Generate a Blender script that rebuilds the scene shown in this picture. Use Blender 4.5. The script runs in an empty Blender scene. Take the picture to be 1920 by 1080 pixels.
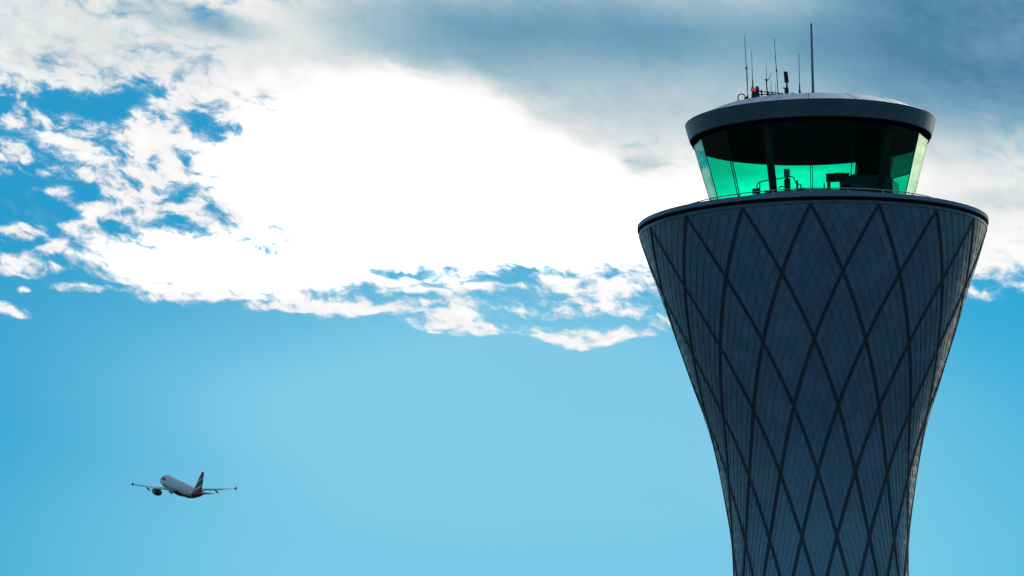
import bpy, bmesh, math, random
from mathutils import Vector, Matrix
sc = bpy.context.scene
random.seed(7)
SUN_EL = math.radians(30.0)
SUN_AZ = math.radians(12.0)      # clockwise from north (+Y), beyond the tower and a little to its right
SUN_E = 0.7
SKY_TINT = (0.042, 0.44, 0.63)

def setup_camera():
    yaw, pitch, roll = -0.05510117, 0.16752549, 0.01489855
    fw = Vector((math.sin(yaw) * math.cos(pitch), math.cos(yaw) * math.cos(pitch), math.sin(pitch)))
    rt = Vector((math.cos(yaw), -math.sin(yaw), 0)); up = rt.cross(fw)
    c, s = math.cos(roll), math.sin(roll)
    r2 = c * rt - s * up; u2 = s * rt + c * up
    cam = bpy.data.cameras.new('camera'); o = bpy.data.objects.new('camera', cam)
    sc.collection.objects.link(o)
    m = Matrix((r2, u2, -fw)).transposed().to_4x4(); m.translation = (0, -250.0, 1.7)
    o.matrix_world = m
    cam.sensor_width = 36.0; cam.lens = 10414.0 / 1920 * 36.0
    cam.clip_start = 0.5; cam.clip_end = 30000
    cam.dof.use_dof = True; cam.dof.focus_distance = 252.0; cam.dof.aperture_fstop = 5.6
    sc.camera = o
    sc.view_settings.view_transform = 'Standard'; sc.view_settings.look = 'None'
    sc.view_settings.exposure = 0; sc.view_settings.gamma = 1
    return o

# ---------------------------------------------------------------- sky (world)
class NV:
    """tiny expression builder for math nodes"""
    tree = None
    def __init__(s, sock): s.s = sock
    @staticmethod
    def op(kind, *args, clamp=False):
        n = NV.tree.nodes.new('ShaderNodeMath'); n.operation = kind; n.use_clamp = clamp
        for i, a in enumerate(args):
            if isinstance(a, NV): NV.tree.links.new(a.s, n.inputs[i])
            else: n.inputs[i].default_value = a
        return NV(n.outputs[0])
    def __add__(a, b): return NV.op('ADD', a, b)
    __radd__ = __add__
    def __sub__(a, b): return NV.op('SUBTRACT', a, b)
    def __rsub__(a, b): return NV.op('SUBTRACT', b, a)
    def __mul__(a, b): return NV.op('MULTIPLY', a, b)
    __rmul__ = __mul__
    def __truediv__(a, b): return NV.op('DIVIDE', a, b)

def ramp01(v, a, b, lo=0.0, hi=1.0, kind='SMOOTHSTEP'):
    n = NV.tree.nodes.new('ShaderNodeMapRange'); n.interpolation_type = kind; n.clamp = True
    NV.tree.links.new(v.s, n.inputs['Value'])
    for k, x in (('From Min', a), ('From Max', b), ('To Min', lo), ('To Max', hi)):
        if isinstance(x, NV): NV.tree.links.new(x.s, n.inputs[k])
        else: n.inputs[k].default_value = x
    return NV(n.outputs['Result'])

def mapped(vec, loc=(0, 0, 0), rot=0.0, scale=(1, 1, 1), kind='TEXTURE'):
    n = NV.tree.nodes.new('ShaderNodeMapping'); n.vector_type = kind
    NV.tree.links.new(vec, n.inputs['Vector'])
    n.inputs['Location'].default_value = loc
    n.inputs['Rotation'].default_value = (0, 0, rot)
    n.inputs['Scale'].default_value = scale
    return n.outputs['Vector']

def noise(vec, scale, detail=6.0, rough=0.55, color=False, lac=2.0):
    n = NV.tree.nodes.new('ShaderNodeTexNoise'); n.noise_dimensions = '3D'
    NV.tree.links.new(vec, n.inputs['Vector'])
    n.inputs['Scale'].default_value = scale; n.inputs['Detail'].default_value = detail
    n.inputs['Roughness'].default_value = rough; n.inputs['Lacunarity'].default_value = lac
    return n.outputs['Color'] if color else NV(n.outputs['Fac'])

def vmath(kind, a, b=None, scale=None):
    n = NV.tree.nodes.new('ShaderNodeVectorMath'); n.operation = kind
    NV.tree.links.new(a, n.inputs[0])
    if b is not None:
        if isinstance(b, tuple): n.inputs[1].default_value = b
        else: NV.tree.links.new(b, n.inputs[1])
    if scale is not None: n.inputs['Scale'].default_value = scale
    return n.outputs['Value'] if kind == 'LENGTH' else n.outputs['Vector']

def blobs(vec, table, inner=0.45, outer=1.55):
    """sum of soft ellipses in sky degrees: (azimuth, elevation, half-width, half-height, tilt, weight)"""
    tot = None
    for az, el, rx, ry, tilt, w in table:
        d = NV(vmath('LENGTH', mapped(vec, (az, el, 0), math.radians(tilt), (rx, ry, 1))))
        f = ramp01(d, inner, outer, w, 0.0)
        tot = f if tot is None else tot + f
    return tot

def lin(r, g, b):
    f = lambda c: c / 12.92 if c <= 0.04045 else ((c + 0.055) / 1.055) ** 2.4
    return tuple(f(c / 255.0) for c in (r, g, b))

def color_ramp(v, stops, k=1.0):
    n = NV.tree.nodes.new('ShaderNodeValToRGB'); NV.tree.links.new(v.s, n.inputs['Fac'])
    e = n.color_ramp.elements
    while len(e) < len(stops): e.new(0.5)
    for x, (p, c) in zip(e, stops):
        x.position = p; x.color = (c[0] * k, c[1] * k, c[2] * k, 1)
    return n.outputs['Color']

def mix(fac, a, b, kind='MIX'):
    n = NV.tree.nodes.new('ShaderNodeMix'); n.data_type = 'RGBA'; n.blend_type = kind
    for key, x in ((0, fac), (6, a), (7, b)):
        if isinstance(x, NV): NV.tree.links.new(x.s, n.inputs[key])
        elif isinstance(x, (tuple, float, int)):
            n.inputs[key].default_value = x if key == 0 else (x[0], x[1], x[2], 1)
        else: NV.tree.links.new(x, n.inputs[key])
    return n.outputs[2]

# cloud layout in degrees of azimuth (from north, clockwise) and elevation
COVER = [
    (-7.28, 10.79, 1.27, 1.10, -0.85, 0.1),
    (-2.89, 9.49, 1.54, 0.28, -0.85, 0.16),
    (-4.52, 10.99, 1.60, 0.83, -0.85, 0.9),
    (-3.65, 10.62, 2.09, 0.55, -0.85, 0.9),
    (-2.05, 10.49, 1.65, 0.51, -0.85, 0.9),
    (-0.13, 10.20, 1.82, 0.58, -0.85, 1),
    (-5.40, 11.22, 1.05, 0.61, -0.85, 0.6),
    (-6.18, 10.95, 0.83, 0.33, 14.15, 0.5),
    (-6.78, 11.31, 0.83, 0.20, 17.15, 0.46),
    (-6.02, 10.43, 0.94, 0.23, -6.85, 0.45),
    (-5.24, 10.50, 0.83, 0.36, -0.85, 0.4),
    (-6.17, 11.50, 0.50, 0.22, 24.15, 0.3),
    (-6.62, 9.96, 0.77, 0.25, -10.85, 1.1),
    (-5.96, 9.74, 1.10, 0.26, -4.85, 1.1),
    (-5.09, 9.81, 1.21, 0.22, -0.85, 0.8),
    (-4.20, 10.08, 1.10, 0.21, -0.85, 0.55),
    (-2.88, 9.98, 1.43, 0.14, -4.85, 0.45),
    (-7.93, 12.21, 1.43, 0.51, -6.85, 1.15),
    (-5.78, 12.26, 1.82, 0.52, -5.85, 1.15),
    (-2.85, 12.12, 2.75, 0.88, -0.85, 1.3),
    (0.47, 12.00, 3.85, 1.43, -0.85, 1.5),
    (2.01, 10.11, 0.83, 0.51, -0.85, 1.2),
    (-7.36, 11.86, 0.23, 0.13, -20.85, 0.85),
    (-8.16, 11.41, 0.24, 0.12, -0.85, 1),
    (-8.31, 11.03, 0.22, 0.10, -5.85, 0.8),
    (-8.04, 10.95, 0.66, 0.13, 11.15, 0.3),
    (-7.55, 11.23, 0.33, 0.15, -14.85, 0.8),
    (-7.22, 10.76, 0.44, 0.13, -8.85, 0.75),
    (-6.67, 10.70, 0.55, 0.15, -0.85, 0.45),
    (-7.09, 10.41, 0.36, 0.08, -6.85, 0.9),
    (-7.74, 10.57, 0.28, 0.06, -15.85, 0.75),
    (-8.18, 10.21, 0.23, 0.08, -0.85, 1.05),
    (-7.80, 10.07, 0.17, 0.07, 14.15, 0.8),
    (-8.21, 9.91, 0.39, 0.08, 11.15, 0.65),
    (-7.96, 9.84, 0.19, 0.06, -0.85, 0.7),
    (-7.52, 10.24, 0.20, 0.06, -0.85, 0.9),
    (-7.55, 9.68, 0.23, 0.05, -0.85, 0.95),
    (-8.09, 9.64, 0.08, 0.04, -0.85, 0.95),
    (-8.33, 9.44, 0.22, 0.07, -8.85, 0.95),
    (-6.56, 10.46, 0.28, 0.08, -0.85, 0.6),
    (-5.74, 10.23, 0.66, 0.09, -0.85, 0.5),
    (-4.87, 9.48, 0.66, 0.09, 3.15, 0.85),
    (-3.94, 9.41, 0.36, 0.10, -0.85, 1),
    (-3.77, 9.23, 0.43, 0.07, -4.85, 0.95),
    (-2.80, 9.23, 0.23, 0.05, -0.85, 1),
    (-2.07, 9.17, 0.72, 0.11, 8.15, 1.1),
    (-2.84, 9.57, 1.38, 0.09, 1.15, 0.85),
    (-2.17, 9.70, 0.77, 0.11, -4.85, 0.65),
    (-3.12, 9.15, 0.39, 0.04, 2.15, 0.75),
    (-2.45, 9.37, 0.66, 0.06, -0.85, 0.5),
    (-4.43, 9.51, 0.72, 0.08, 5.15, 0.55),
    (-6.78, 11.72, 0.77, 0.19, 19.15, -0.5),
    (-6.01, 11.95, 0.44, 0.09, -0.85, -0.4),
    (-5.96, 10.12, 0.83, 0.06, -4.85, -0.35),
    (-4.10, 9.82, 0.39, 0.07, 2.15, -0.6),
    (-2.67, 9.78, 0.33, 0.05, -0.85, -0.4),
    (-6.56, 10.90, 0.66, 0.07, 7.15, -0.25),
    (-6.06, 11.36, 0.55, 0.07, 19.15, -0.3),
    (-5.90, 10.70, 0.66, 0.07, -5.85, -0.3),
    (-6.57, 10.29, 0.55, 0.06, -5.85, -0.35),
    (-5.52, 10.01, 0.33, 0.04, -0.85, -0.2),
]
BRIGHT = [
    (-7.71, 12.21, 1.76, 0.47, -6.85, -0.12),
    (-2.88, 9.93, 2.20, 0.33, -0.85, 0.2),
    (-2.18, 12.55, 2.64, 0.72, -4.85, -0.15),
    (-2.02, 11.84, 3.08, 0.72, -7.85, -0.26),
    (2.45, 12.26, 2.20, 1.21, -0.85, -0.55),
    (-4.07, 12.25, 1.32, 0.33, -12.85, -0.07),
    (-0.79, 12.52, 2.31, 0.61, -0.85, -0.08),
    (-6.55, 12.45, 0.66, 0.18, -12.85, -0.2),
    (-5.95, 12.32, 0.44, 0.13, -10.85, -0.1),
    (2.01, 10.40, 0.50, 0.12, -0.85, -0.14),
    (-1.61, 10.62, 0.83, 0.25, -0.85, -0.4),
    (2.00, 9.87, 0.66, 0.28, -0.85, 0.1),
]
CORE = [
    (-0.17, 10.61, 1.21, 0.39, -0.85, 0.6),
    (-4.39, 10.91, 1.71, 0.91, -2.85, 1),
    (-2.99, 10.48, 2.37, 0.52, -6.85, 1),
    (-6.18, 9.88, 1.18, 0.28, -6.85, 0.9),
    (-4.53, 9.95, 1.65, 0.33, -0.85, 0.4),
]
SOFT = [
    (-1.19, 11.93, 4.40, 1.05, -0.85, 1),
    (-4.18, 11.92, 1.65, 0.61, -15.85, 0.5),
    (-7.27, 12.38, 1.98, 0.44, -8.85, 0.3),
    (0.86, 10.45, 2.31, 0.72, -0.85, 0.8),
    (-8.04, 12.18, 0.99, 0.41, -0.85, 0.4),
]
GLOW = [
    (-4.98, 9.07, 3.41, 0.94, -0.85, 0.3),
    (-2.66, 6.79, 4.95, 2.31, -0.85, 0.9),
    (-2.63, 8.38, 3.41, 1.10, -0.85, 0.25),
]

def build_world(sun_el, sun_az):
    w = bpy.data.worlds.new("World"); sc.world = w; w.use_nodes = True
    t = w.node_tree; t.nodes.clear(); NV.tree = t
    out = t.nodes.new('ShaderNodeOutputWorld'); bg = t.nodes.new('ShaderNodeBackground')
    bg.inputs['Strength'].default_value = 0.1
    t.links.new(bg.outputs[0], out.inputs['Surface'])
    sky = t.nodes.new('ShaderNodeTexSky'); sky.sky_type = 'NISHITA'; sky.sun_disc = False
    sky.sun_elevation = sun_el; sky.sun_rotation = sun_az
    sky.air_density = 1.0; sky.dust_density = 0.3; sky.ozone_density = 2.0
    tc = t.nodes.new('ShaderNodeTexCoord')
    dirv = tc.outputs['Generated']
    sep = t.nodes.new('ShaderNodeSeparateXYZ'); t.links.new(dirv, sep.inputs[0])
    dx, dy, dz = (NV(o) for o in sep.outputs)
    deg = 180.0 / math.pi
    az = NV.op('ARCTAN2', dx, dy) * deg
    el = NV.op('ARCSINE', dz) * deg
    comb = t.nodes.new('ShaderNodeCombineXYZ')
    t.links.new((az * 0.985).s, comb.inputs[0]); t.links.new(el.s, comb.inputs[1])
    P = comb.outputs[0]
    # domain warp: large swirls then small curls
    w1 = vmath('SCALE', vmath('SUBTRACT', noise(mapped(P, scale=(1.0, 0.6, 1)), 1.1, 3, 0.5, True), (0.5, 0.5, 0.5)), scale=0.36)
    P1 = vmath('ADD', P, w1)
    w2 = vmath('SCALE', vmath('SUBTRACT', noise(P, 5.0, 3, 0.55, True), (0.5, 0.5, 0.5)), scale=0.13)
    P2 = vmath('ADD', P1, w2)
    # streaky cloud texture: longer than tall, leaning a little
    n_big = noise(mapped(P2, rot=math.radians(-14), scale=(1.6, 0.85, 1)), 3.0, 8, 0.57)
    n_fine = noise(mapped(P2, rot=math.radians(-24), scale=(1.5, 0.7, 1)), 7.0, 6, 0.58)
    low = ramp01(el, 9.1, 10.7)                 # cloud lies in flatter streaks the nearer it is to the horizon
    n_flat = noise(mapped(P2, rot=math.radians(-3), scale=(2.7, 0.55, 1)), 2.8, 8, 0.56)
    n_big = n_big * low + n_flat * (1.0 - low)
    n_wide = noise(mapped(P1, rot=math.radians(-18), scale=(2.2, 1.0, 1)), 0.55, 4, 0.5)
    tex = (n_big - 0.5) * 4.4 + (n_fine - 0.5) * 2.0
    # how far this direction is from the mapped part of the sky
    far = NV(vmath('LENGTH', mapped(P, (-3.1, 9.6, 0), 0, (8.5, 5.5, 1))))
    away = ramp01(far, 0.95, 1.5)
    here = 1.0 - away
    glob = noise(mapped(P, scale=(2.4, 1.0, 1)), 0.11, 3, 0.55)
    east = blobs(P, [(27.0, 4.0, 11.0, 7.0, 0, 1.0)])     # unseen bright cloud added off to the right for reflections on cladding and panes
    core = ramp01(blobs(P1, CORE) + (n_big - 0.5) * 0.5, 0.08, 1.15)     # the sun stands behind this part
    soft = NV.op('MINIMUM', blobs(P, SOFT), 1.0)
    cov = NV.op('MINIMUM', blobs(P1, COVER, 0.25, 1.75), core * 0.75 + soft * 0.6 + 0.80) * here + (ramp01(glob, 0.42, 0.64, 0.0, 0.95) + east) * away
    amp = 1.0 - soft * 0.8
    field = cov + tex * amp * ramp01(cov, -0.1, 0.35, 0.0, 1.0)
    half = 0.46 + soft * 0.30
    dens = ramp01(field, 0.50 - half, 0.50 + half)
    thin = ramp01(field, 0.0, 1.2) * 0.45 * ramp01(cov, 0.05, 0.5)      # feathered edges
    dens = NV.op('MAXIMUM', dens * (dens * 0.75 + 0.25), thin)
    # how brightly the cloud glows: thin edges lit through, thick bases grey
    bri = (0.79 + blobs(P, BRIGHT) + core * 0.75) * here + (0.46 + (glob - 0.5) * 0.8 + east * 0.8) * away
    relief = (n_big - 0.5) * 0.70 + (n_fine - 0.5) * 0.35
    bri = bri + relief * (1.0 - soft * 0.85) + (n_wide - 0.5) * 0.13 * soft
    K = 0.5
    ccol = color_ramp(bri / 1.5, [
        (0.00, (0.035, 0.150, 0.270)), (0.13, lin(78, 129, 162)), (0.22, lin(112, 160, 187)), (0.32, lin(160, 190, 204)),
        (0.41, lin(208, 219, 221)), (0.485, lin(234, 235, 235)), (0.56, lin(247, 247, 247)), (0.63, (1.0, 1.0, 1.0)),
        (0.72, (1.25, 1.25, 1.25)), (1.0, (2.6, 2.6, 2.55))], 1.0)
    ccol = mix(1.0, ccol, (10, 10, 10), 'MULTIPLY')
    ccol = mix(1.0, ccol, mix(NV.op('MINIMUM', east, 1.0), (1.0, 1.0, 1.0), (1.0, 0.90, 0.66)), 'MULTIPLY')   # cream tint of the added bank, warms the right-hand reflections
    # clear blue, pale where the light behind the cloud spills into it
    glow = NV.op('MINIMUM', blobs(P, GLOW), 1.0)
    glow = glow * ramp01(n_wide, 0.3, 0.7, 0.93, 1.05, 'LINEAR')
    nish = mix(1.0, sky.outputs[0], SKY_TINT, 'MULTIPLY')
    pale = mix(glow, nish, tuple(10 * c for c in lin(128, 203, 232)))
    final = mix(dens, pale, ccol)
    t.links.new(final, bg.inputs['Color'])
    w.cycles.sampling_method = 'MANUAL'; w.cycles.sample_map_resolution = 1024
    return w

# ---------------------------------------------------------------- helpers
PI = math.pi
R = math.radians
COL = sc.collection

class MB:
    """collects shapes and links them as ONE mesh object"""
    def __init__(s): s.v = []; s.f = []; s.sm = []; s.attr = []
    def add(s, verts, faces, smooth=False):
        k = len(s.v); s.v += [tuple(p) for p in verts]
        for f in faces: s.f.append(tuple(i + k for i in f)); s.sm.append(smooth)
    def box(s, c, size, m=None):
        x, y, z = (a / 2 for a in size); m = m or Matrix()
        vs = [Vector(c) + m.to_3x3() @ Vector((i * x, j * y, k * z)) for i in (-1, 1) for j in (-1, 1) for k in (-1, 1)]
        s.add(vs, [(0, 1, 3, 2), (4, 6, 7, 5), (0, 4, 5, 1), (2, 3, 7, 6), (0, 2, 6, 4), (1, 5, 7, 3)])
    def bar(s, a, b, w, d, side=(1, 0, 0)):
        """rectangular bar from a to b, width w along side, depth d across"""
        a, b = Vector(a), Vector(b); t = (b - a).normalized()
        u = Vector(side); u = (u - t * u.dot(t)).normalized(); n = t.cross(u)
        vs = [p + u * (i * w / 2) + n * (j * d / 2) for p in (a, b) for i, j in ((-1, -1), (1, -1), (1, 1), (-1, 1))]
        s.add(vs, [(3, 2, 1, 0), (4, 5, 6, 7), (0, 1, 5, 4), (1, 2, 6, 5), (2, 3, 7, 6), (3, 0, 4, 7)])
    def tube(s, pts, r, seg=10, cap=True, closed=False):
        pts = [Vector(p) for p in pts]; n = len(pts)
        rs = r if isinstance(r, (list, tuple)) else [r] * n
        prev = None; rings = []
        for i, p in enumerate(pts):
            if closed: t = (pts[(i + 1) % n] - pts[i - 1]).normalized()
            else: t = (pts[min(i + 1, n - 1)] - pts[max(i - 1, 0)]).normalized()
            u = prev if prev else (Vector((1, 0, 0)) if abs(t.x) < 0.9 else Vector((0, 1, 0)))
            u = (u - t * u.dot(t)).normalized(); prev = u; w = t.cross(u)
            rings.append([p + (u * math.cos(2 * PI * k / seg) + w * math.sin(2 * PI * k / seg)) * rs[i] for k in range(seg)])
        vs = [q for ring in rings for q in ring]; fs = []
        for i in range(n if closed else n - 1):
            j = (i + 1) % n
            for k in range(seg):
                fs.append((i * seg + k, i * seg + (k + 1) % seg, j * seg + (k + 1) % seg, j * seg + k))
        s.add(vs, fs, True)
        if cap and not closed:
            k0 = len(s.v) - len(vs)
            s.f.append(tuple(k0 + k for k in reversed(range(seg)))); s.sm.append(False)
            s.f.append(tuple(k0 + (n - 1) * seg + k for k in range(seg))); s.sm.append(False)
    def lathe(s, prof, seg=96, c=(0, 0), closed=False, smooth=True):
        """profile of (r, z) turned about a vertical axis; each band keeps its own vertices so edges stay sharp"""
        n = len(prof); rng = range(n if closed else n - 1)
        for i in rng:
            (r0, z0), (r1, z1) = prof[i], prof[(i + 1) % n]
            vs = []; fs = []
            for k in range(seg):
                a = 2 * PI * k / seg; ca, sa = math.sin(a), -math.cos(a)
                vs += [(c[0] + r0 * ca, c[1] + r0 * sa, z0), (c[0] + r1 * ca, c[1] + r1 * sa, z1)]
            for k in range(seg):
                a, b = 2 * k, 2 * ((k + 1) % seg)
                if r0 < 1e-6: fs.append((a, b + 1, a + 1))
                elif r1 < 1e-6: fs.append((a, b, a + 1))
                else: fs.append((a, b, b + 1, a + 1))
            s.add(vs, fs, smooth)
    def loft(s, rings, smooth=True, cap=True):
        n = len(rings[0]); vs = [p for r in rings for p in r]; fs = []
        for i in range(len(rings) - 1):
            for k in range(n):
                fs.append((i * n + k, i * n + (k + 1) % n, (i + 1) * n + (k + 1) % n, (i + 1) * n + k))
        if cap: fs += [tuple(reversed(range(n))), tuple(range((len(rings) - 1) * n, len(rings) * n))]
        s.add(vs, fs, smooth)
    def build(s, name, mat, parent=None, bevel=0.0, loc=None):
        me = bpy.data.meshes.new(name); me.from_pydata(s.v, [], s.f); me.update()
        me.polygons.foreach_set('use_smooth', s.sm)
        if not s.attr:
            bm = bmesh.new(); bm.from_mesh(me); bmesh.ops.recalc_face_normals(bm, faces=bm.faces); bm.to_mesh(me); bm.free()
        me.materials.append(mat)
        o = bpy.data.objects.new(name, me); COL.objects.link(o)
        if parent: o.parent = parent
        if loc: o.location = loc
        if bevel:
            b = o.modifiers.new('bevel', 'BEVEL'); b.width = bevel; b.segments = 2; b.limit_method = 'ANGLE'
        return o

def thing(name, label, cat, loc=(0, 0, 0), rot=(0, 0, 0), group=None):
    o = bpy.data.objects.new(name, None); COL.objects.link(o)
    o.location = loc; o.rotation_euler = rot; o.empty_display_size = 0.5
    return tag(o, label, cat, group)
def tag(o, label, cat, group=None):
    o['label'] = label; o['category'] = cat
    if group: o['group'] = group
    return o

def polar(r, deg, z): return Vector((r * math.sin(R(deg)), -r * math.cos(R(deg)), z))

# ---------------------------------------------------------------- materials
def new_mat(name):
    m = bpy.data.materials.new(name); m.use_nodes = True; t = m.node_tree; NV.tree = t
    return m, t, t.nodes['Principled BSDF']
def plain(name, col, rough=0.5, metal=0.0, wear=0.12, scale=3.0, bump=0.0, spec=0.5):
    """painted or metal surface with slight uneven wear"""
    m, t, b = new_mat(name)
    tc = t.nodes.new('ShaderNodeTexCoord')
    n = noise(tc.outputs['Object'], scale, 6, 0.6)
    f = ramp01(n, 0.3, 0.7, 1 - wear, 1 + wear, 'LINEAR')
    cc = t.nodes.new('ShaderNodeCombineXYZ')
    for i in range(3): t.links.new(f.s, cc.inputs[i])
    c = mix(1.0, (col[0], col[1], col[2]), cc.outputs[0], 'MULTIPLY')
    t.links.new(c, b.inputs['Base Color'])
    t.links.new(ramp01(n, 0.3, 0.7, rough * 0.85, min(1, rough * 1.15), 'LINEAR').s, b.inputs['Roughness'])
    b.inputs['Metallic'].default_value = metal
    b.inputs['Specular IOR Level'].default_value = spec
    if bump:
        bp = t.nodes.new('ShaderNodeBump'); bp.inputs['Strength'].default_value = bump; bp.inputs['Distance'].default_value = 0.02
        t.links.new(n.s, bp.inputs['Height']); t.links.new(bp.outputs[0], b.inputs['Normal'])
    return m

M = {}
M['rib'] = plain('dark_rib_metal', (0.040, 0.070, 0.092), 0.6, 0.2, 0.2)
M['backing'] = plain('dark_backing', (0.03, 0.045, 0.055), 0.7)
M['fascia'] = plain('dark_fascia_metal', (0.13, 0.21, 0.27), 0.40, 0.55, 0.10, 1.2)
M['ring'] = plain('dark_parapet_metal', (0.14, 0.22, 0.29), 0.4, 0.5, 0.12, 1.5)
M['gap'] = plain('black_shadow_joint', (0.008, 0.009, 0.010), 0.8)
M['roof'] = plain('silver_roof_sheet', (0.72, 0.78, 0.90), 0.6, 0.1, 0.06, 1.0)
M['seam'] = plain('rusty_seam', (0.06, 0.025, 0.02), 0.7)
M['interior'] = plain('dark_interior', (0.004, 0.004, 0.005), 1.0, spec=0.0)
M['column'] = plain('dark_column_paint', (0.030, 0.034, 0.036), 0.6)
M['equipment'] = plain('black_equipment', (0.015, 0.016, 0.018), 0.55)
M['cabinet'] = plain('grey_cabinet', (0.045, 0.050, 0.050), 0.45)
M['steel'] = plain('stainless_steel', (0.55, 0.55, 0.55), 0.30, 0.9, 0.06)
M['seal'] = plain('black_joint_seal', (0.006, 0.007, 0.008), 0.5)
M['antenna'] = plain('dark_antenna', (0.030, 0.034, 0.038), 0.5, 0.1)
M['mast'] = plain('grey_mast_paint', (0.22, 0.26, 0.28), 0.45, 0.2)
M['white_dome'] = plain('white_radome', (0.45, 0.48, 0.48), 0.4)
M['deck'] = plain('gallery_deck', (0.10, 0.10, 0.10), 0.8)

def glass_mat(name, tint, ior=1.52, rough=0.0):
    m, t, b = new_mat(name); t.nodes.remove(b)
    out = t.nodes['Material Output']
    tr = t.nodes.new('ShaderNodeBsdfTransparent'); tr.inputs[0].default_value = (*tint, 1)
    gl = t.nodes.new('ShaderNodeBsdfGlossy'); gl.inputs['Roughness'].default_value = rough
    gl.inputs[0].default_value = (0.95, 1.0, 0.97, 1)
    fr = t.nodes.new('ShaderNodeFresnel'); ge = t.nodes.new('ShaderNodeNewGeometry')
    # a thin slab reflects alike at both faces: no total reflection when leaving it
    t.links.new(ramp01(NV(ge.outputs['Backfacing']), 0, 1, ior, 1.0 / ior, 'LINEAR').s, fr.inputs['IOR'])
    mx = t.nodes.new('ShaderNodeMixShader')
    t.links.new(fr.outputs[0], mx.inputs[0]); t.links.new(tr.outputs[0], mx.inputs[1]); t.links.new(gl.outputs[0], mx.inputs[2])
    t.links.new(mx.outputs[0], out.inputs['Surface'])
    return m
# a pane is a closed slab: light meets the tint twice per pane
M['glass'] = glass_mat('green_tinted_glass', (0.14, 0.90, 0.765))
M['blind'] = glass_mat('dark_film_blind', (0.36, 0.42, 0.46), 1.2)
M['screen_glass'] = glass_mat('smoked_glass', (0.6, 0.66, 0.66), 1.3)

def cladding_mat():
    m, t, b = new_mat('zinc_shingle')
    at = t.nodes.new('ShaderNodeAttribute'); at.attribute_name = 'tone'
    hu = t.nodes.new('ShaderNodeAttribute'); hu.attribute_name = 'patch'
    tc = t.nodes.new('ShaderNodeTexCoord')
    n = noise(tc.outputs['Object'], 0.45, 5, 0.6)
    st = noise(mapped(tc.outputs['Object'], scale=(0.25, 0.25, 2.5)), 1.3, 5, 0.65)
    base = mix(NV(hu.outputs['Fac']), (0.205, 0.335, 0.415), (0.190, 0.305, 0.440))  # teal-to-blue shift per diamond paints in uneven reflections
    f = ramp01(NV(at.outputs['Fac']), 0, 1, 0.93, 1.07, 'LINEAR') * ramp01(n, 0.3, 0.7, 0.92, 1.07, 'LINEAR') * ramp01(st, 0.3, 0.7, 0.95, 1.05, 'LINEAR')
    cc = t.nodes.new('ShaderNodeCombineXYZ')
    for i in range(3): t.links.new(f.s, cc.inputs[i])
    t.links.new(mix(1.0, base, cc.outputs[0], 'MULTIPLY'), b.inputs['Base Color'])
    b.inputs['Metallic'].default_value = 0.35
    t.links.new((ramp01(NV(at.outputs['Fac']), 0, 1, 0.33, 0.45, 'LINEAR') + (st - 0.5) * 0.1).s, b.inputs['Roughness'])
    wv = noise(tc.outputs['Object'], 2.2, 2, 0.5)
    bp = t.nodes.new('ShaderNodeBump'); bp.inputs['Strength'].default_value = 0.35; bp.inputs['Distance'].default_value = 0.03
    t.links.new(wv.s, bp.inputs['Height']); t.links.new(bp.outputs[0], b.inputs['Normal'])
    return m
M['cladding'] = cladding_mat()

# ---------------------------------------------------------------- ground
def ground_mat(name, a, b_, scale):
    m, t, b = new_mat(name)
    tc = t.nodes.new('ShaderNodeTexCoord')
    n = noise(tc.outputs['Object'], scale, 8, 0.6)
    t.links.new(color_ramp(n, [(0.3, a), (0.7, b_)]), b.inputs['Base Color']); b.inputs['Roughness'].default_value = 0.9
    return m
g = MB(); g.add([(-9000, -9000, 0), (9000, -9000, 0), (9000, 9000, 0), (-9000, 9000, 0)], [(0, 1, 2, 3)])
o = g.build('ground', ground_mat('airfield_grass', (0.016, 0.026, 0.010), (0.032, 0.042, 0.018), 0.02)); o['kind'] = 'structure'
g = MB(); g.add([(-160, -235, 0.004), (160, -235, 0.004), (160, 120, 0.004), (-160, 120, 0.004)], [(0, 1, 2, 3)])
o = g.build('apron', ground_mat('apron_concrete', (0.05, 0.05, 0.05), (0.08, 0.078, 0.075), 0.3)); o['kind'] = 'structure'

# ---------------------------------------------------------------- control tower
ZR = 46.682                                   # top of the parapet ring
PROFILE = [(-46.7, 5.30), (-42.0, 5.02), (-37.0, 4.72), (-32.0, 4.42), (-27.0, 4.12), (-22.0, 3.93), (-18.5, 3.89), (-16.174, 3.93), (-14.355, 4.04),
           (-12.775, 4.235), (-11.118, 4.52), (-9.727, 4.86), (-8.137, 5.35), (-5.807, 6.11), (-3.962, 6.75), (-2.113, 7.37), (-0.507, 7.89), (0.6, 8.24)]
def radius(z):
    P = PROFILE
    for i in range(len(P) - 1):
        if P[i][0] <= z <= P[i + 1][0] or i == len(P) - 2:
            (x0, y0), (x1, y1) = P[i], P[i + 1]
            def slope(j):
                if j <= 0: return (P[1][1] - P[0][1]) / (P[1][0] - P[0][0])
                if j >= len(P) - 1: return (P[-1][1] - P[-2][1]) / (P[-1][0] - P[-2][0])
                return (P[j + 1][1] - P[j - 1][1]) / (P[j + 1][0] - P[j - 1][0])
            h = x1 - x0; u = min(1, max(0, (z - x0) / h)); m0, m1 = slope(i) * h, slope(i + 1) * h
            return (2*u**3 - 3*u**2 + 1) * y0 + (u**3 - 2*u**2 + u) * m0 + (-2*u**3 + 3*u**2) * y1 + (u**3 - u**2) * m1

tower = thing('control_tower', 'dark flared airport control tower clad in a diamond lattice with a green glass cab', 'control tower', (0, 0, 0), (0, 0, R(-0.5)))
ZT = -0.507; LEVEL = 2.87                     # lattice: 16 ribs each way, crossing every LEVEL metres
def surf(deg, z, off=0.0):
    return polar(radius(z) + off, deg, ZR + z)

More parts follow.
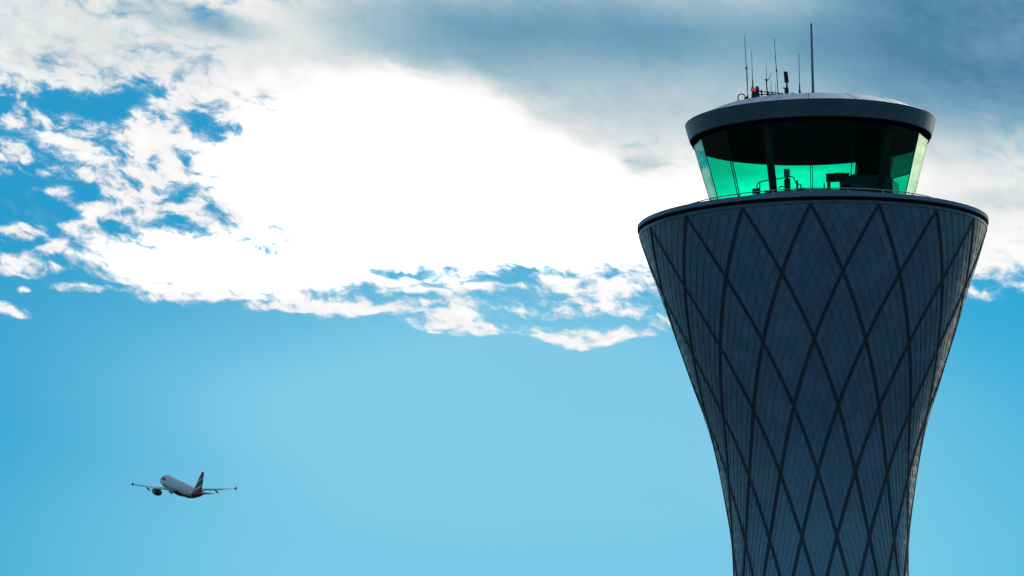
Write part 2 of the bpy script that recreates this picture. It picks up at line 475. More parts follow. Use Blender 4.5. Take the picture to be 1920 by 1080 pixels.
def build_cladding():
    mb = MB(); tone = []; patch = []
    dth = 1.875; dz = LEVEL / 6; rows = int((46.6 + ZT) / dz) - 1
    rnd = random.Random(11); hues = {}
    for m in range(-1, rows):
        for k in range(192):
            if (k + m) % 2: continue
            # corners of one rhombic shingle, drawn in 3 % so that a thin joint stays open
            top, lef, rig, bot = (k, m), (k - 1, m + 1), (k + 1, m + 1), (k, m + 2)
            cx, cy = k, m + 1
            tilt = rnd.uniform(-0.005, 0.005); tw = rnd.uniform(-0.006, 0.006)
            offs = {'t': -0.010 + tilt, 'l': 0.004 + tw, 'r': 0.004 - tw, 'b': 0.022 - tilt}
            pts = []
            for (a, b_), key in ((top, 't'), (lef, 'l'), (bot, 'b'), (rig, 'r')):
                if m == -1 and key == 't': continue
                aa = cx + (a - cx) * 0.980; bb = cy + (b_ - cy) * 0.984
                pts.append(surf(aa * dth, ZT - max(bb, 0.0) * dz, offs[key]))
            mb.add(pts, [tuple(range(len(pts)))])
            tone.append(rnd.random())
            # which big diamond the shingle sits in
            A = math.floor((cx + cy) / 12.0); B = math.floor((cx - cy) / 12.0)
            if (A, B) not in hues: hues[(A, B)] = rnd.random()
            patch.append(hues[(A, B)])
    mb.attr = [1]
    o = mb.build('cladding', M['cladding'], tower)
    me = o.data
    for nm, vals in (('tone', tone), ('patch', patch)):
        a = me.attributes.new(nm, 'FLOAT', 'FACE'); a.data.foreach_set('value', vals)
    # outward normals
    me.update()
    if me.polygons[500].normal.dot(Vector((me.polygons[500].center.x, me.polygons[500].center.y, 0))) < 0: me.flip_normals()
build_cladding()

mb = MB(); zs = [-46.68 + i * 0.6 for i in range(78)]
mb.lathe([(radius(z) - 0.035, ZR + z) for z in zs if z < ZT] + [(radius(ZT) - 0.035, ZR + ZT)], 128)
mb.build('shaft_core', M['backing'], tower)

def rib(th0, s, proud):
    rings = []; n = 110; zend = -46.5
    for i in range(n + 1):
        z = ZT + 0.0 + (zend - ZT) * i / n
        f = lambda zz, off=0.0: surf(th0 + s * 11.25 * (ZT - zz) / LEVEL, zz, off)
        p = f(z); t = (f(z - 0.05) - f(z + 0.05)).normalized()
        dr = (radius(z + 0.05) - radius(z - 0.05)) / 0.1
        h = Vector((p.x, p.y, 0)).normalized(); nrm = Vector((h.x, h.y, -dr)).normalized()
        side = t.cross(nrm).normalized(); w = 0.072
        rings.append([p + side * w + nrm * proud, p - side * w + nrm * proud, p - side * w - nrm * 0.03, p + side * w - nrm * 0.03])
    mb = MB(); mb.loft(rings, smooth=False); return mb
for k in range(16):
    for s in (-1, 1):
        rib(k * 22.5, s, 0.040 if s > 0 else 0.046).build('lattice_rib', M['rib'], tower)

def lathe_part(name, prof, mat, seg=160, closed=True, parent=tower, smooth=True):
    mb = MB(); mb.lathe([(r, ZR + z) for r, z in prof], seg, closed=closed, smooth=smooth); return mb.build(name, mat, parent)
lathe_part('parapet_ring', [(7.985, 0.0), (8.01, -0.02), (8.01, -0.20), (7.97, -0.225), (7.55, -0.225), (7.55, -0.02), (7.60, 0.0)], M['ring'])
lathe_part('shadow_gap', [(7.74, -0.228), (7.74, -0.372), (7.30, -0.372), (7.30, -0.228)], M['gap'])
lathe_part('rim_band', [(7.955, -0.375), (7.93, -0.500), (7.55, -0.500), (7.55, -0.375)], M['ring'])
lathe_part('gallery_deck', [(7.545, -0.10), (4.70, -0.04), (4.70, -0.22), (7.545, -0.22)], M['deck'], 96)
lathe_part('cab_plinth', [(4.66, 0.70), (4.66, -0.03), (4.30, -0.03), (4.30, 0.70)], M['ring'], 96)
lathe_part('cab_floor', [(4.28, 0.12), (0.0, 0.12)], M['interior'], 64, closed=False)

# cab glazing: sixteen leaning panes with butt joints
GB, GT = 0.715, 3.745; RB, RT = 4.56, 5.37
for k in range(16):
    a0, a1 = k * 22.5, (k + 1) * 22.5
    P = [polar(RB, a0, ZR + GB), polar(RB, a1, ZR + GB), polar(RT, a1, ZR + GT), polar(RT, a0, ZR + GT)]
    c = sum(P, Vector()) / 4
    e = (P[1] - P[0]).normalized(); nrm = (P[1] - P[0]).cross(P[3] - P[0]).normalized()
    Q = [p + e * (0.022 if i in (0, 3) else -0.022) for i, p in enumerate(P)]
    mb = MB()
    mb.add([p for p in Q] + [p - nrm * 0.03 for p in Q], [(0, 1, 2, 3), (7, 6, 5, 4), (0, 4, 5, 1), (1, 5, 6, 2), (2, 6, 7, 3), (3, 7, 4, 0)])
    mb.build('window_pane', M['glass'], tower)
    mb = MB(); ra = polar(1, a0, 0)
    mb.bar(polar(RB - 0.018, a0, ZR + GB), polar(RT - 0.018, a0, ZR + GT), 0.034, 0.035, polar(1, a0 + 90, 0))
    mb.build('glazing_joint', M['seal'], tower)

lathe_part('roof_fascia', [(5.71, 4.675), (5.735, 4.66), (5.535, 3.925), (5.50, 3.90), (5.30, 3.90), (5.45, 4.675)], M['fascia'], 160)
for k in range(16):
    a = k * 22.5
    mb = MB(); mb.bar(polar(5.7315, a, ZR + 4.655), polar(5.5365, a, ZR + 3.93), 0.013, 0.010, polar(1, a + 90, 0))
    mb.build('fascia_seam', M['seam'], tower)
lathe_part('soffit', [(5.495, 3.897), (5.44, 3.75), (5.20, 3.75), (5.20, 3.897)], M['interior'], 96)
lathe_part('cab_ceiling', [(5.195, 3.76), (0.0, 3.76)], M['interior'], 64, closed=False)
ROOF = [(5.70, 4.685), (5.3, 4.845), (4.88, 5.02), (4.62, 5.135), (4.5, 5.18), (4.35, 5.222), (4.15, 5.255), (3.6, 5.32), (2.0, 5.42), (0.0, 5.46)]
mbr = MB()
prof = [(r, ZR + z) for r, z in ROOF]; seg = 128
vs = []; fs = []
for r, z in prof[:-1]:
    vs += [tuple(polar(r, 360 * k / seg, z)) for k in range(seg)]
for i in range(len(prof) - 2):
    for k in range(seg): fs.append((i*seg + k, i*seg + (k+1) % seg, (i+1)*seg + (k+1) % seg, (i+1)*seg + k))
vs.append((0, 0, prof[-1][1])); n0 = len(vs) - 1; b0 = (len(prof) - 2) * seg
for k in range(seg): fs.append((b0 + k, b0 + (k+1) % seg, n0))
mbr.add(vs, fs, True); roof = mbr.build('roof', M['roof'], tower)
for k in range(16):
    mb = MB(); a = k * 22.5
    for i in range(5):
        (r0, z0), (r1, z1) = ROOF[i], ROOF[i + 1]
        mb.bar(polar(r0, a, ZR + z0 + 0.003), polar(r1, a, ZR + z1 + 0.003), 0.022, 0.012, polar(1, a + 90, 0))
    mb.build('roof_seam', M['seam'], roof)

for a in (-22.5, 45.0, 135.0):
    mb = MB(); mb.tube([polar(4.26, a, ZR + 0.12), polar(5.02, a, ZR + 3.755)], 0.175, 20)
    mb.build('cab_column', M['column'], tower)
# film blinds let down inside the far right windows
def blind(k, drop):
    a0, a1 = k * 22.5 + 0.6, (k + 1) * 22.5 - 0.6
    def at(a, z, off): 
        f = (z - GB) / (GT - GB); r = RB + (RT - RB) * f - off
        return polar(r, a, ZR + z)
    z1, z0 = GT - 0.02, GT - drop
    P = [at(a0, z0, 0.14), at(a1, z0, 0.14), at(a1, z1, 0.14), at(a0, z1, 0.14)]
    Q = [at(a0, z0, 0.145), at(a1, z0, 0.145), at(a1, z1, 0.145), at(a0, z1, 0.145)]
    mb = MB(); mb.add(P + Q, [(0, 1, 2, 3), (7, 6, 5, 4), (0, 4, 5, 1), (1, 5, 6, 2), (2, 6, 7, 3), (3, 7, 4, 0)])
    b = mb.build('window_blind', M['blind'], tower)
    mb = MB(); mb.tube([P[0], P[1]], 0.03, 8); mb.build('bottom_rail', M['equipment'], b)
blind(4, 0.95); blind(5, 1.15); blind(6, 1.0)
# gallery handrail round the walkway
RR = 6.41
mb = MB(); mb.tube([polar(RR, 360 * k / 120, ZR + 0.45) for k in range(120)], 0.026, 8, closed=True)
rail = mb.build('gallery_rail', M['steel'], tower)
for k in range(24):
    mb = MB(); mb.tube([polar(RR, k * 15, ZR - 0.07), polar(RR, k * 15, ZR + 0.43)], 0.03, 8); mb.build('post', M['steel'], rail)

def roof_z(x, y):
    r = math.hypot(x, y)
    for (r0, z0), (r1, z1) in zip(ROOF, ROOF[1:]):
        if r1 <= r <= r0: return ZR + z0 + (z1 - z0) * (r0 - r) / (r0 - r1)
    return ZR + ROOF[-1][1]
# ---------------------------------------------------------------- things standing on the cab roof
def stand(x, y): return roof_z(x, y) - 0.01
WG = 'whip antennas on the tower roof'
def whip(label, top, base, r=0.016, joint=None, stub=None):
    bz = stand(base[0], base[1])
    t = thing('whip_antenna', label, 'antenna', (base[0], base[1], bz), group=WG)
    o = Vector((base[0], base[1], bz)); T = Vector(top) - o
    mb = MB(); mb.tube([(0, 0, 0), T * 0.5, T], [r, r * 0.85, r * 0.6], 8); mb.build('rod', M['antenna'], t)
    mb = MB(); mb.tube([(0, 0, 0), (0, 0, 0.05), (0, 0, 0.06), (0, 0, 0.16)], [0.07, 0.07, 0.035, 0.03], 12); mb.build('mount', M['antenna'], t)
    if joint:
        p = T * joint; d = T.normalized() * 0.05
        mb = MB(); mb.tube([p - d, p + d], r * 1.9, 8); mb.build('joint', M['antenna'], t)
    if stub:
        mb = MB(); d = T.normalized(); mb.tube([d * 0.1, d * stub * 0.45, d * stub * 0.6, d * stub], [0.055, 0.05, 0.032, 0.028], 10); mb.build('base_coil', M['antenna'], t)
    return t
whip('tallest thin whip antenna, leftmost on the tower roof, with a joint halfway up', (-2.879, -3.0, 54.89), (-2.790, -3.0), 0.020, 0.49)
whip('faint short whip antenna close behind the leftmost tall one', (-2.787, -2.75, 53.62), (-2.80, -2.75), 0.012)
whip('whip antenna with a thick base rising from behind the red obstruction light', (-2.58, -2.8, 54.225), (-2.55, -2.8), 0.017, stub=0.92)
whip('tall leaning whip antenna with a mid joint, between the wind sensor and the panel antenna', (-1.539, -3.0, 54.755), (-1.41, -3.0), 0.019, 0.45)
whip('lone whip antenna with a thick black foot, right of the panel antenna', (-0.433, -3.0, 53.983), (-0.44, -3.0), 0.018, stub=0.55)
whip('very short thin whip directly right of the wind sensor', (-1.768, -2.9, 52.66), (-1.779, -2.9), 0.010)
whip('short whip a hand taller than its neighbours, second right of the wind sensor', (-1.705, -3.0, 52.783), (-1.707, -3.0), 0.012)
whip('short thin whip standing just left of the tall leaning antenna foot', (-1.526, -3.0, 52.679), (-1.539, -3.0), 0.010)

bx, by = 0.165, -3.0
t = thing('lightning_mast', 'thick grey pole with a pointed tip, tallest mast on the roof, right of the antennas', 'mast', (bx, by, stand(bx, by)))
hz = 55.377 - stand(bx, by)
mb = MB(); mb.tube([(0, 0, 0), (-0.005, 0, hz * 0.5), (-0.009, 0, hz - 0.06)], [0.060, 0.054, 0.046], 14); mb.build('pole', M['mast'], t)
mb = MB(); mb.tube([(-0.009, 0, hz - 0.06), (-0.009, 0, hz - 0.03), (-0.009, 0, hz + 0.02)], [0.052, 0.05, 0.008], 12); mb.build('tip', M['antenna'], t)
mb = MB(); mb.tube([(0, 0, 0), (0, 0, 0.04), (0, 0, 0.041), (0, 0, 0.2)], [0.16, 0.16, 0.085, 0.075], 16); mb.build('foot', M['antenna'], t)

# obstruction light: drum, red lamp, clear twin lamp
bx, by = -2.44, -3.0; bz = stand(bx, by)
t = thing('obstruction_light', 'red obstruction lamp and dull clear lamp on a dark drum at roof edge', 'warning light', (bx, by, bz))
mb = MB(); mb.tube([(0, 0, 0), (0, 0, 0.06), (0.0, 0, 0.08), (0, 0, 0.22), (0, 0, 0.28), (0, 0, 0.31)], [0.21, 0.21, 0.19, 0.19, 0.17, 0.10], 20); mb.build('drum', M['equipment'], t)
mb = MB(); mb.box((0.0, 0, 0.325), (0.34, 0.10, 0.03)); mb.build('crossbar', M['equipment'], t, 0.008)
mred, tt, b = new_mat('lit_red_lens'); b.inputs['Base Color'].default_value = (0.55, 0.01, 0.02, 1); b.inputs['Roughness'].default_value = 0.2
b.inputs['Emission Color'].default_value = (1.0, 0.03, 0.05, 1); b.inputs['Emission Strength'].default_value = 0.55
mb = MB(); mb.tube([(-0.125, 0, 0.342), (-0.125, 0, 0.36), (-0.125, 0, 0.45), (-0.125, 0, 0.50), (-0.125, 0, 0.525)], [0.06, 0.078, 0.078, 0.055, 0.02], 16); mb.build('red_lens', mred, t)
mb = MB(); mb.tube([(-0.125, 0, 0.515), (-0.125, 0, 0.56)], [0.06, 0.045], 12)
for q in range(4):
    a = q * PI / 2 + 0.5
    mb.tube([(-0.125 + 0.088 * math.cos(a), 0.088 * math.sin(a), 0.33), (-0.125 + 0.088 * math.cos(a), 0.088 * math.sin(a), 0.53)], 0.009, 6)
mb.build('cage', M['equipment'], t)
mb = MB(); mb.tube([(0.08, 0, 0.342), (0.08, 0, 0.36), (0.08, 0, 0.47), (0.08, 0, 0.52), (0.08, 0, 0.54)], [0.07, 0.095, 0.10, 0.07, 0.02], 16); mb.build('clear_lens', plain('dull_lens', (0.10, 0.10, 0.09), 0.25), t)
mb = MB(); mb.tube([(0.08, 0, 0.535), (0.08, 0, 0.565)], [0.085, 0.06], 12); mb.build('lamp_cap', M['equipment'], t)

# wind sensor: post, crossarm, upright and tilted whisker
bx, by = -1.90, -3.0; bz = stand(bx, by)
t = thing('wind_sensor', 'slim wind sensor post with a crossarm and a tilted whisker on the roof', 'weather sensor', (bx, by, bz))
h = 52.82 - bz
mb = MB(); mb.tube([(0, 0, 0), (-0.02, 0, h * 0.5), (-0.035, 0, h)], [0.036, 0.030, 0.026], 10); mb.build('post', M['antenna'], t)
mb = MB(); mb.tube([(-0.115, 0, h + 0.015), (-0.035, 0, h), (0.04, 0, h - 0.005), (0.10, 0, h + 0.05), (0.135, 0, h + 0.16), (0.17, 0, h + 0.385)], [0.02, 0.024, 0.022, 0.016, 0.013, 0.007], 8); mb.build('crossarm', M['antenna'], t)
mb = MB(); mb.tube([(-0.033, 0, h), (-0.022, 0, h + 0.69)], [0.014, 0.008], 8); mb.build('whisker', M['antenna'], t)
mb = MB(); mb.tube([(-0.035, 0, h - 0.06), (-0.035, 0, h + 0.03)], 0.045, 10); mb.build('hub', M['antenna'], t)

# panel antenna on a bracketed pole
bx, by = -1.05, -3.0; bz = stand(bx, by)
t = thing('panel_antenna', 'stubby black panel antenna on a bracketed pole at the right end of the roof railing', 'antenna', (bx, by, bz))
h0 = 52.66 - bz; h1 = 53.185 - bz
mb = MB(); mb.loft([[(x * w + dx, y * w, z) for x, y in ((-1, -1), (0, -1.2), (1, -1), (1, 1), (0, 1.2), (-1, 1))] for z, w, dx in ((h0, 0.055, 0.035), (h0 + 0.05, 0.098, 0.03), (h1 - 0.06, 0.090, -0.005), (h1 - 0.015, 0.070, -0.01), (h1, 0.03, -0.012))], smooth=False); mb.build('radome', M['equipment'], t)
mb = MB(); mb.tube([(0.0, 0, 0), (0.02, 0, 0.3), (0.045, 0, h0 + 0.06)], [0.055, 0.045, 0.035], 10); mb.build('pole', M['antenna'], t)
mb = MB(); mb.box((0.02, 0, 0.26), (0.19, 0.16, 0.27)); mb.box((-0.09, 0, 0.40), (0.10, 0.07, 0.06), Matrix.Rotation(0.5, 3, 'Y')); mb.box((0.04, 0, 0.44), (0.09, 0.10, 0.08)); mb.build('clamp_box', M['equipment'], t, 0.01)
mb = MB(); mb.tube([(0.06, 0, h0 - 0.02), (0.10, 0, h0 + 0.10)], 0.02, 8); mb.build('cable', M['antenna'], t)

# low railing between the lamp and the panel antenna
t = thing('guard_rail', 'low dark two-rail railing on the roof between the red lamp and the panel antenna', 'railing', (-2.26, -3.0, stand(-2.26, -3.0)))
def gr(x, z): return (x + 2.26, 0, z - stand(-2.26, -3.0))
for (xa, za), (xb, zb) in (((-2.33, 52.305), (-1.18, 52.165)), ((-2.31, 52.165), (-0.98, 52.085))):
    mb = MB(); mb.tube([gr(xa, za), gr((xa + xb) / 2, (za + zb) / 2 + 0.004), gr(xb, zb)], 0.026, 8); mb.build('rail', M['antenna'], t)
for x, zt, w in ((-2.175, 52.36, 0.036), (-1.86, 52.27, 0.028), (-1.66, 52.24, 0.028), (-1.37, 52.21, 0.03), (-1.22, 52.20, 0.03)):
    mb = MB(); mb.tube([gr(x + 0.02, stand(x, -3.0)), gr(x, zt)], w, 8); mb.build('post', M['antenna'], t)

# bent conduit and small vent dome
bx, by = -3.08, -3.0; bz = stand(bx, by)
t = tag(None or (lambda m: m.build('conduit_loop', M['antenna'], None, 0, (bx, by, bz)))((lambda m: (m.tube([(0.165 * math.cos(R(a)), 0, 0.13 + 0.165 * math.sin(R(a)) - max(0, a - 200) * 0.0004) for a in range(-35, 231, 12)], 0.026, 8), m)[1])(MB())),
        'dark conduit bent into a loop at the left edge of the tower roof', 'conduit')
bx, by = -0.716, -3.0; bz = stand(bx, by)
mb = MB(); mb.tube([(0, 0, 0), (0, 0, 0.08), (0, 0, 0.12), (0, 0, 0.16), (0, 0, 0.185)], [0.20, 0.20, 0.17, 0.11, 0.03], 18)
tag(mb.build('vent_dome', M['white_dome'], None, 0, (bx, by, bz)), 'small pale dome on the roof right of the panel antenna', 'vent')
bx, by = -2.86, -3.05; bz = stand(bx, by)
mb = MB(); mb.box((0, 0, 0.06), (0.16, 0.12, 0.12)); mb.box((0.06, 0, 0.16), (0.10, 0.05, 0.05), Matrix.Rotation(-0.4, 3, 'Y'))
tag(mb.build('junction_box', M['equipment'], None, 0.01, (bx, by, bz)), 'small dark junction box at the foot of the leftmost whip antenna', 'junction box')

# ---------------------------------------------------------------- inside the cab
FL = ZR + 0.121
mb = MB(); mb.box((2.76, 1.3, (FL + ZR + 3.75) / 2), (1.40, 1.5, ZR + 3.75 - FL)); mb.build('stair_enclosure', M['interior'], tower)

t = thing('control_counter', 'long curved dark control counter running along the front windows of the cab', 'counter', (0, 0, FL))
def arc(r0, r1, a0, a1, z0, z1, n=24):
    mb = MB(); rings = []
    for i in range(n + 1):
        a = a0 + (a1 - a0) * i / n
        rings.append([polar(r1, a, z0), polar(r1, a, z1), polar(r0, a, z1), polar(r0, a, z0)])
    mb.loft(rings, smooth=False); return mb
arc(3.3, 4.12, -70, 75, 0.66, 0.72).build('counter_top', M['cabinet'], t)
arc(3.75, 4.05, -68, 73, 0.0, 0.658).build('counter_base', M['equipment'], t)

t = thing('display_terminal', 'slim upright display terminal standing just right of the left cab column', 'terminal', (-1.09, -1.5, FL))
mb = MB(); mb.box((0.0, 0, 0.86), (0.26, 0.24, 1.72)); mb.build('cabinet', M['equipment'], t, 0.02)
mb = MB(); mb.box((-0.13, 0.02, 0.84), (0.05, 0.28, 1.68)); mb.build('side_panel', M['cabinet'], t, 0.01)
mb = MB(); mb.tube([(-0.01, 0, 1.70), (-0.01, 0, 1.80)], 0.06, 10); mb.build('neck', M['equipment'], t)
mb = MB(); mb.box((-0.02, 0, 1.985), (0.27, 0.10, 0.37)); sc_ = mb.build('monitor', M['equipment'], t, 0.025)
mb = MB(); mb.box((-0.02, -0.053, 1.98), (0.22, 0.006, 0.30)); mb.build('screen', plain('grey_screen', (0.35, 0.40, 0.40), 0.3), sc_)

t = thing('stair_handrail', 'thin curved stair handrail sweeping behind the left cab column', 'handrail', (-1.6, -1.2, FL))
def hp(x, y, z): return (x + 1.6, y + 1.2, z - FL)
mb = MB(); mb.tube([hp(-2.36, -1.5, 47.95), hp(-2.50, -1.4, 48.21), hp(-2.44, -1.1, 48.42), hp(-2.25, -0.7, 48.58), hp(-1.90, -0.4, 48.70), hp(-1.50, -0.3, 48.76), hp(-1.24, -0.4, 48.78), hp(-1.0, -0.7, 48.765), hp(-0.84, -1.0, 48.68), hp(-0.80, -1.2, 48.60), hp(-0.74, -1.4, 48.40), hp(-0.68, -1.5, 48.24)], 0.026, 8); mb.build('rail', M['equipment'], t)
for x, y, z, w in ((-2.36, -1.4, 48.38, 0.03), (-0.655, -1.5, 48.42, 0.05), (-0.49, -1.4, 48.28, 0.035), (0.57, -1.2, 48.32, 0.03)):
    mb = MB(); mb.tube([hp(x, y, FL), hp(x, y, z)], w, 8); mb.build('post', M['equipment'], t)
mb = MB(); mb.tube([hp(-0.66, -1.5, 48.24), hp(-0.56, -1.45, 48.265), hp(-0.49, -1.4, 48.25)], 0.022, 8); mb.build('end_rail', M['equipment'], t)
mb = MB(); mb.tube([hp(-1.50, -1.5, 48.08), hp(-1.42, -1.5, 48.17), hp(-1.34, -1.5, 48.175), hp(-1.26, -1.5, 48.12)], 0.03, 8); mb.build('grab_bar', M['equipment'], t)

t = thing('radar_desk', 'raised black equipment desk with an open knee hole in the middle of the cab', 'desk', (1.18, -1.5, FL))
def dp(x0, x1, z0, z1, d=0.7, y=0.0): return ((x0 + x1) / 2 - 1.18, y, (z0 + z1) / 2 - FL), (x1 - x0, d, z1 - z0)
mb = MB(); mb.box(*dp(0.66, 1.72, 48.37, 48.66)); mb.build('desk_top', M['equipment'], t, 0.03)
mb = MB(); mb.box(*dp(0.70, 0.86, FL, 48.368)); mb.build('leg', M['equipment'], t)
mb = MB(); mb.box(*dp(1.27, 1.71, FL, 48.368)); mb.build('leg', M['equipment'], t, 0.02)
mb = MB(); mb.box(*dp(1.05, 1.30, 48.663, 48.72, 0.3)); mb.box(*dp(1.34, 1.42, 48.663, 48.75, 0.1)); mb.box(*dp(1.50, 1.58, 48.663, 48.71, 0.1)); mb.build('switch_panel', M['equipment'], t)

t = thing('console_cabinet', 'wide dark console cabinet between the equipment desk and the right cab column', 'cabinet', (2.36, -1.6, FL))
mb = MB(); mb.box((0, 0, 0.85), (1.30, 0.7, 1.70)); mb.build('body', M['cabinet'], t, 0.03)
mb = MB(); mb.box((-0.10, 0.1, 1.765), (1.0, 0.3, 0.12)); mb.build('top_unit', M['equipment'], t, 0.02)
mb = MB(); mb.box((0.0, -0.356, 0.9), (1.18, 0.008, 1.4)); mb.build('door', M['cabinet'], t)

t = thing('side_cabinet', 'lower dark cabinet with a smoked glass end panel beside the far right cab window', 'cabinet', (3.45, -1.0, FL))
mb = MB(); mb.box((0, 0, 0.81), (0.46, 0.8, 1.62)); mb.build('body', M['cabinet'], t, 0.02)
mb = MB(); P = [(0.235, 0), (0.50, 0), (0.50, 1.38), (0.235, 1.62)]
mb.add([(x, -0.30, z) for x, z in P] + [(x, -0.28, z) for x, z in P], [(3, 2, 1, 0), (4, 5, 6, 7), (0, 1, 5, 4), (1, 2, 6, 5), (2, 3, 7, 6), (3, 0, 4, 7)])
mb.build('glass_panel', M['screen_glass'], t)

CT = FL + 0.721
for lab, x, y, w, h in (('low dark desk screen on the counter at the left of the cab', -2.52, -3.0, 0.34, 0.30),
                        ('small dark desk unit on the counter below the handrail end', -0.43, -3.6, 0.30, 0.16),
                        ('squat dark desk unit on the counter beneath the left cab column', -1.85, -3.3, 0.62, 0.10)):
    t = thing('desk_screen', lab, 'desk screen', (x, y, CT), (0, 0, R(-12 if x < -2 else 5)), 'equipment along the counter')
    mb = MB(); mb.box((0, 0, h / 2 + 0.03), (w, 0.06, h - 0.05)); mb.build('screen', M['equipment'], t, 0.012)
    mb = MB(); mb.box((0, 0.02, 0.015), (w * 0.6, 0.16, 0.028)); mb.build('stand', M['equipment'], t, 0.006)

# ---------------------------------------------------------------- airliner climbing away
AZ, CLIMB, BANK = R(-26.6), R(16.5), R(0.0)
X = Vector((math.sin(AZ) * math.cos(CLIMB), math.cos(AZ) * math.cos(CLIMB), math.sin(CLIMB)))
Y = Vector((-math.cos(AZ), math.sin(AZ), 0)); Z = X.cross(Y)
Y, Z = Y * math.cos(BANK) + Z * math.sin(BANK), Z * math.cos(BANK) - Y * math.sin(BANK)
plane = thing('airliner', 'white twin engine airliner with a red tail climbing away to the left', 'airplane', (0, 0, 0))
mt = Matrix((X, Y, Z)).transposed().to_4x4(); mt.translation = (-197.0, 1443.5, 228.55); plane.matrix_world = mt

def by_zone(name, base, zones, rough=0.35):
    """livery: zones are (colour, list of (axis weights, offset)); all listed half-spaces must hold"""
    m, t, b = new_mat(name)
    tc = t.nodes.new('ShaderNodeTexCoord'); sp = t.nodes.new('ShaderNodeSeparateXYZ'); t.links.new(tc.outputs['Object'], sp.inputs[0])
    x, y, z = (NV(o) for o in sp.outputs); c = base
    for col, halves in zones:
        f = None
        for (wx, wy, wz), off in halves:
            s = x * wx + y * wy + z * wz + off
            g_ = NV.op('GREATER_THAN', s, 0.0); f = g_ if f is None else f * g_
        c = mix(f, c, col)
    if isinstance(c, tuple): b.inputs['Base Color'].default_value = (*c, 1)
    else: t.links.new(c, b.inputs['Base Color'])
    b.inputs['Roughness'].default_value = rough
    return m
RED, NAVY, WHITE = (0.42, 0.012, 0.03), (0.018, 0.03, 0.09), (0.84, 0.85, 0.87)
m_body = by_zone('airliner_fuselage_paint', WHITE, [
    (NAVY, [((0, 0, -1), -0.75), ((1, 0, 0.9), 14.5)]),
    (RED, [((-1, 0, -0.75), -14.2)]),
    (RED, [((1, 0, 0), -9.0), ((-1, 0, 0), 12.6), ((0, 0, 1), -0.55), ((0, 0, -1), 1.35)])])
m_fin = by_zone('airliner_fin_paint', WHITE, [
    (RED, [((-0.5, 0, -1), -6.2)]),
    (NAVY, [((0.5, 0, 1), 5.5), ((-0.5, 0, -1), -4.0)]),
    (RED, [((0.5, 0, 1), 3.7), ((-0.5, 0, -1), -2.1)]),
    (NAVY, [((0, 0, 1), -7.3)])])
m_wing = plain('airliner_wing_grey', (0.30, 0.32, 0.35), 0.4, 0, 0.06, 0.5)
m_dark = plain('airliner_dark_blue', (0.03, 0.045, 0.09), 0.35, 0, 0.05)
m_metal = plain('exhaust_metal', (0.12, 0.11, 0.11), 0.4, 0.8)

# fuselage: (distance behind the nose, centre height, half height, half width)
FUS = [(0.0, -0.55, 0.05, 0.05), (0.25, -0.5, 0.42, 0.42), (0.8, -0.42, 0.82, 0.85), (1.8, -0.25, 1.30, 1.32), (3.0, -0.08, 1.68, 1.64), (4.4, 0.0, 1.93, 1.88), (6.0, 0.0, 2.05, 1.97),
       (10, 0, 2.07, 1.975), (14, 0, 2.07, 1.975), (18, 0, 2.07, 1.975), (22, 0, 2.07, 1.975), (24.5, 0.02, 2.05, 1.975), (27, 0.14, 1.93, 1.88), (29.5, 0.35, 1.70, 1.66), (32, 0.62, 1.38, 1.33), (34.5, 0.90, 0.98, 0.92), (36.5, 1.12, 0.58, 0.50), (37.5, 1.22, 0.30, 0.26)]
N = 17.0
mb = MB(); mb.loft([[(N - d, w * math.cos(2 * PI * k / 28), zc + h * math.sin(2 * PI * k / 28)) for k in range(28)] for d, zc, h, w in FUS])
body = mb.build('fuselage', m_body, plane)
mb = MB(); mb.loft([[(x, w * math.cos(PI * k / 9), -1.45 - h * math.sin(PI * k / 9)) for k in range(10)] for x, w, h in ((7.2, 0.6, 0.1), (5.5, 1.5, 0.6), (3, 1.95, 0.95), (-1.5, 1.95, 0.98), (-4, 1.6, 0.8), (-6.2, 0.7, 0.3))])
mb.build('belly_fairing', m_dark, plane)
mb = MB(); mb.tube([(N - 37.3, 0, 1.21), (N - 37.75, 0, 1.25)], [0.20, 0.16], 12); mb.build('tail_exhaust', m_metal, plane)

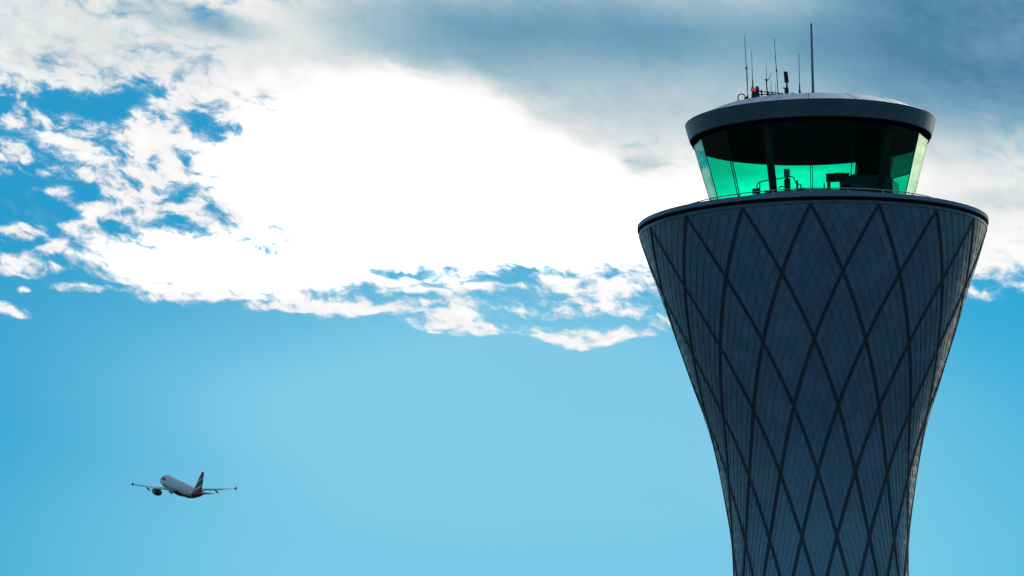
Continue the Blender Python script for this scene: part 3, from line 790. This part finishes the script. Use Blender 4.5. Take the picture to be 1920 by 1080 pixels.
AF = [(0.0, 0.0), (0.02, 0.030), (0.10, 0.058), (0.30, 0.072), (0.55, 0.058), (0.80, 0.028), (1.0, 0.003), (1.0, -0.003), (0.80, -0.015), (0.55, -0.034), (0.30, -0.048), (0.10, -0.040), (0.02, -0.022)]
def wing_loft(secs):
    """sections: (y, leading edge x, chord, z, thickness factor)"""
    mb = MB(); mb.loft([[(xl - c * u, y, z + c * v * tf) for u, v in AF] for y, xl, c, z, tf in secs]); return mb
for s in (1, -1):
    w = wing_loft([(s * 0.4, 5.6, 7.6, -1.15, 1.0), (s * 1.9, 4.9, 6.9, -1.10, 1.0), (s * 6.4, 2.55, 4.05, -0.62, 0.85), (s * 11.5, -0.05, 2.8, 0.02, 0.75), (s * 16.9, -2.8, 1.55, 0.85, 0.7)])
    wing = w.build('wing', m_wing, plane)
    # tip fence
    mb = MB(); P = [(-2.6, 0.85), (-3.6, 1.38), (-4.4, 1.42), (-4.4, 0.9), (-4.4, 0.42), (-3.7, 0.46)]
    mb.add([(x, s * 16.92 - 0.05, z) for x, z in P] + [(x, s * 16.92 + 0.05, z) for x, z in P], [tuple(range(6)), tuple(range(11, 5, -1))] + [(i, (i + 1) % 6, (i + 1) % 6 + 6, i + 6) for i in range(6)])
    mb.build('wing_fence', m_dark, wing)
    for yy, xx, zz in ((3.4, -1.6, -1.25), (7.2, -1.5, -0.85), (11.2, -2.8, -0.30)):
        mb = MB(); mb.tube([(xx + 2.2, s * yy, zz + 0.1), (xx + 1.4, s * yy, zz - 0.15), (xx, s * yy, zz - 0.25), (xx - 1.1, s * yy, zz - 0.36), (xx - 1.8, s * yy, zz - 0.40)], [0.05, 0.22, 0.27, 0.2, 0.03], 10)
        mb.build('flap_fairing', m_dark, wing)
    eng = MB(); eng.tube([(6.6, s * 5.75, -2.35), (6.75, s * 5.75, -2.35), (6.5, s * 5.75, -2.35), (5.2, s * 5.75, -2.36), (3.6, s * 5.75, -2.32), (2.3, s * 5.75, -2.28), (2.25, s * 5.75, -2.28)], [0.86, 0.94, 1.06, 1.17, 1.10, 0.86, 0.66], 24)
    e = eng.build('engine', m_dark, plane)
    mb = MB(); mb.tube([(2.9, s * 5.75, -2.29), (2.2, s * 5.75, -2.27), (1.5, s * 5.75, -2.24), (1.0, s * 5.75, -2.22)], [0.60, 0.58, 0.42, 0.18], 18); mb.build('exhaust_cone', m_metal, e)
    mb = MB(); mb.loft([[(5.6, s * 5.68, -1.25), (5.6, s * 5.82, -1.25), (1.9, s * 5.82, -1.62), (1.9, s * 5.68, -1.62)], [(3.4, s * 5.68, -0.70), (3.4, s * 5.82, -0.70), (0.6, s * 5.82, -0.80), (0.6, s * 5.68, -0.80)]], smooth=False); mb.build('pylon', m_wing, e)
    wing_loft([(s * 0.3, -14.6, 4.3, 0.85, 0.75), (s * 6.2, -18.2, 1.5, 1.45, 0.75)]).build('tailplane', m_wing, plane)
# fin: sections stacked upwards
mb = MB(); mb.loft([[(xl - c * u, c * v * 0.9, z) for u, v in [(a, b_) for a, b_ in AF[:7]] + [(a, -b_) for a, b_ in reversed(AF[1:7])]] for z, xl, c in ((1.2, -11.4, 7.9), (2.0, -12.9, 6.5), (2.6, -13.7, 5.8), (5.2, -15.9, 3.95), (7.85, -18.1, 2.1))])
mb.build('tail_fin', m_fin, plane)

# ---------------------------------------------------------------- light and camera
build_world(SUN_EL, SUN_AZ)
sun = bpy.data.lights.new('sun', 'SUN'); sun.energy = SUN_E; sun.angle = R(10); sun.color = (1.0, 0.94, 0.84)
so = bpy.data.objects.new('sun', sun); COL.objects.link(so)
d = Vector((math.sin(SUN_AZ) * math.cos(SUN_EL), math.cos(SUN_AZ) * math.cos(SUN_EL), math.sin(SUN_EL)))
so.rotation_euler = d.to_track_quat('Z', 'Y').to_euler(); so.location = d * 400
setup_camera()
sc.cycles.max_bounces = 10; sc.cycles.transparent_max_bounces = 24; sc.cycles.caustics_reflective = False; sc.cycles.caustics_refractive = False
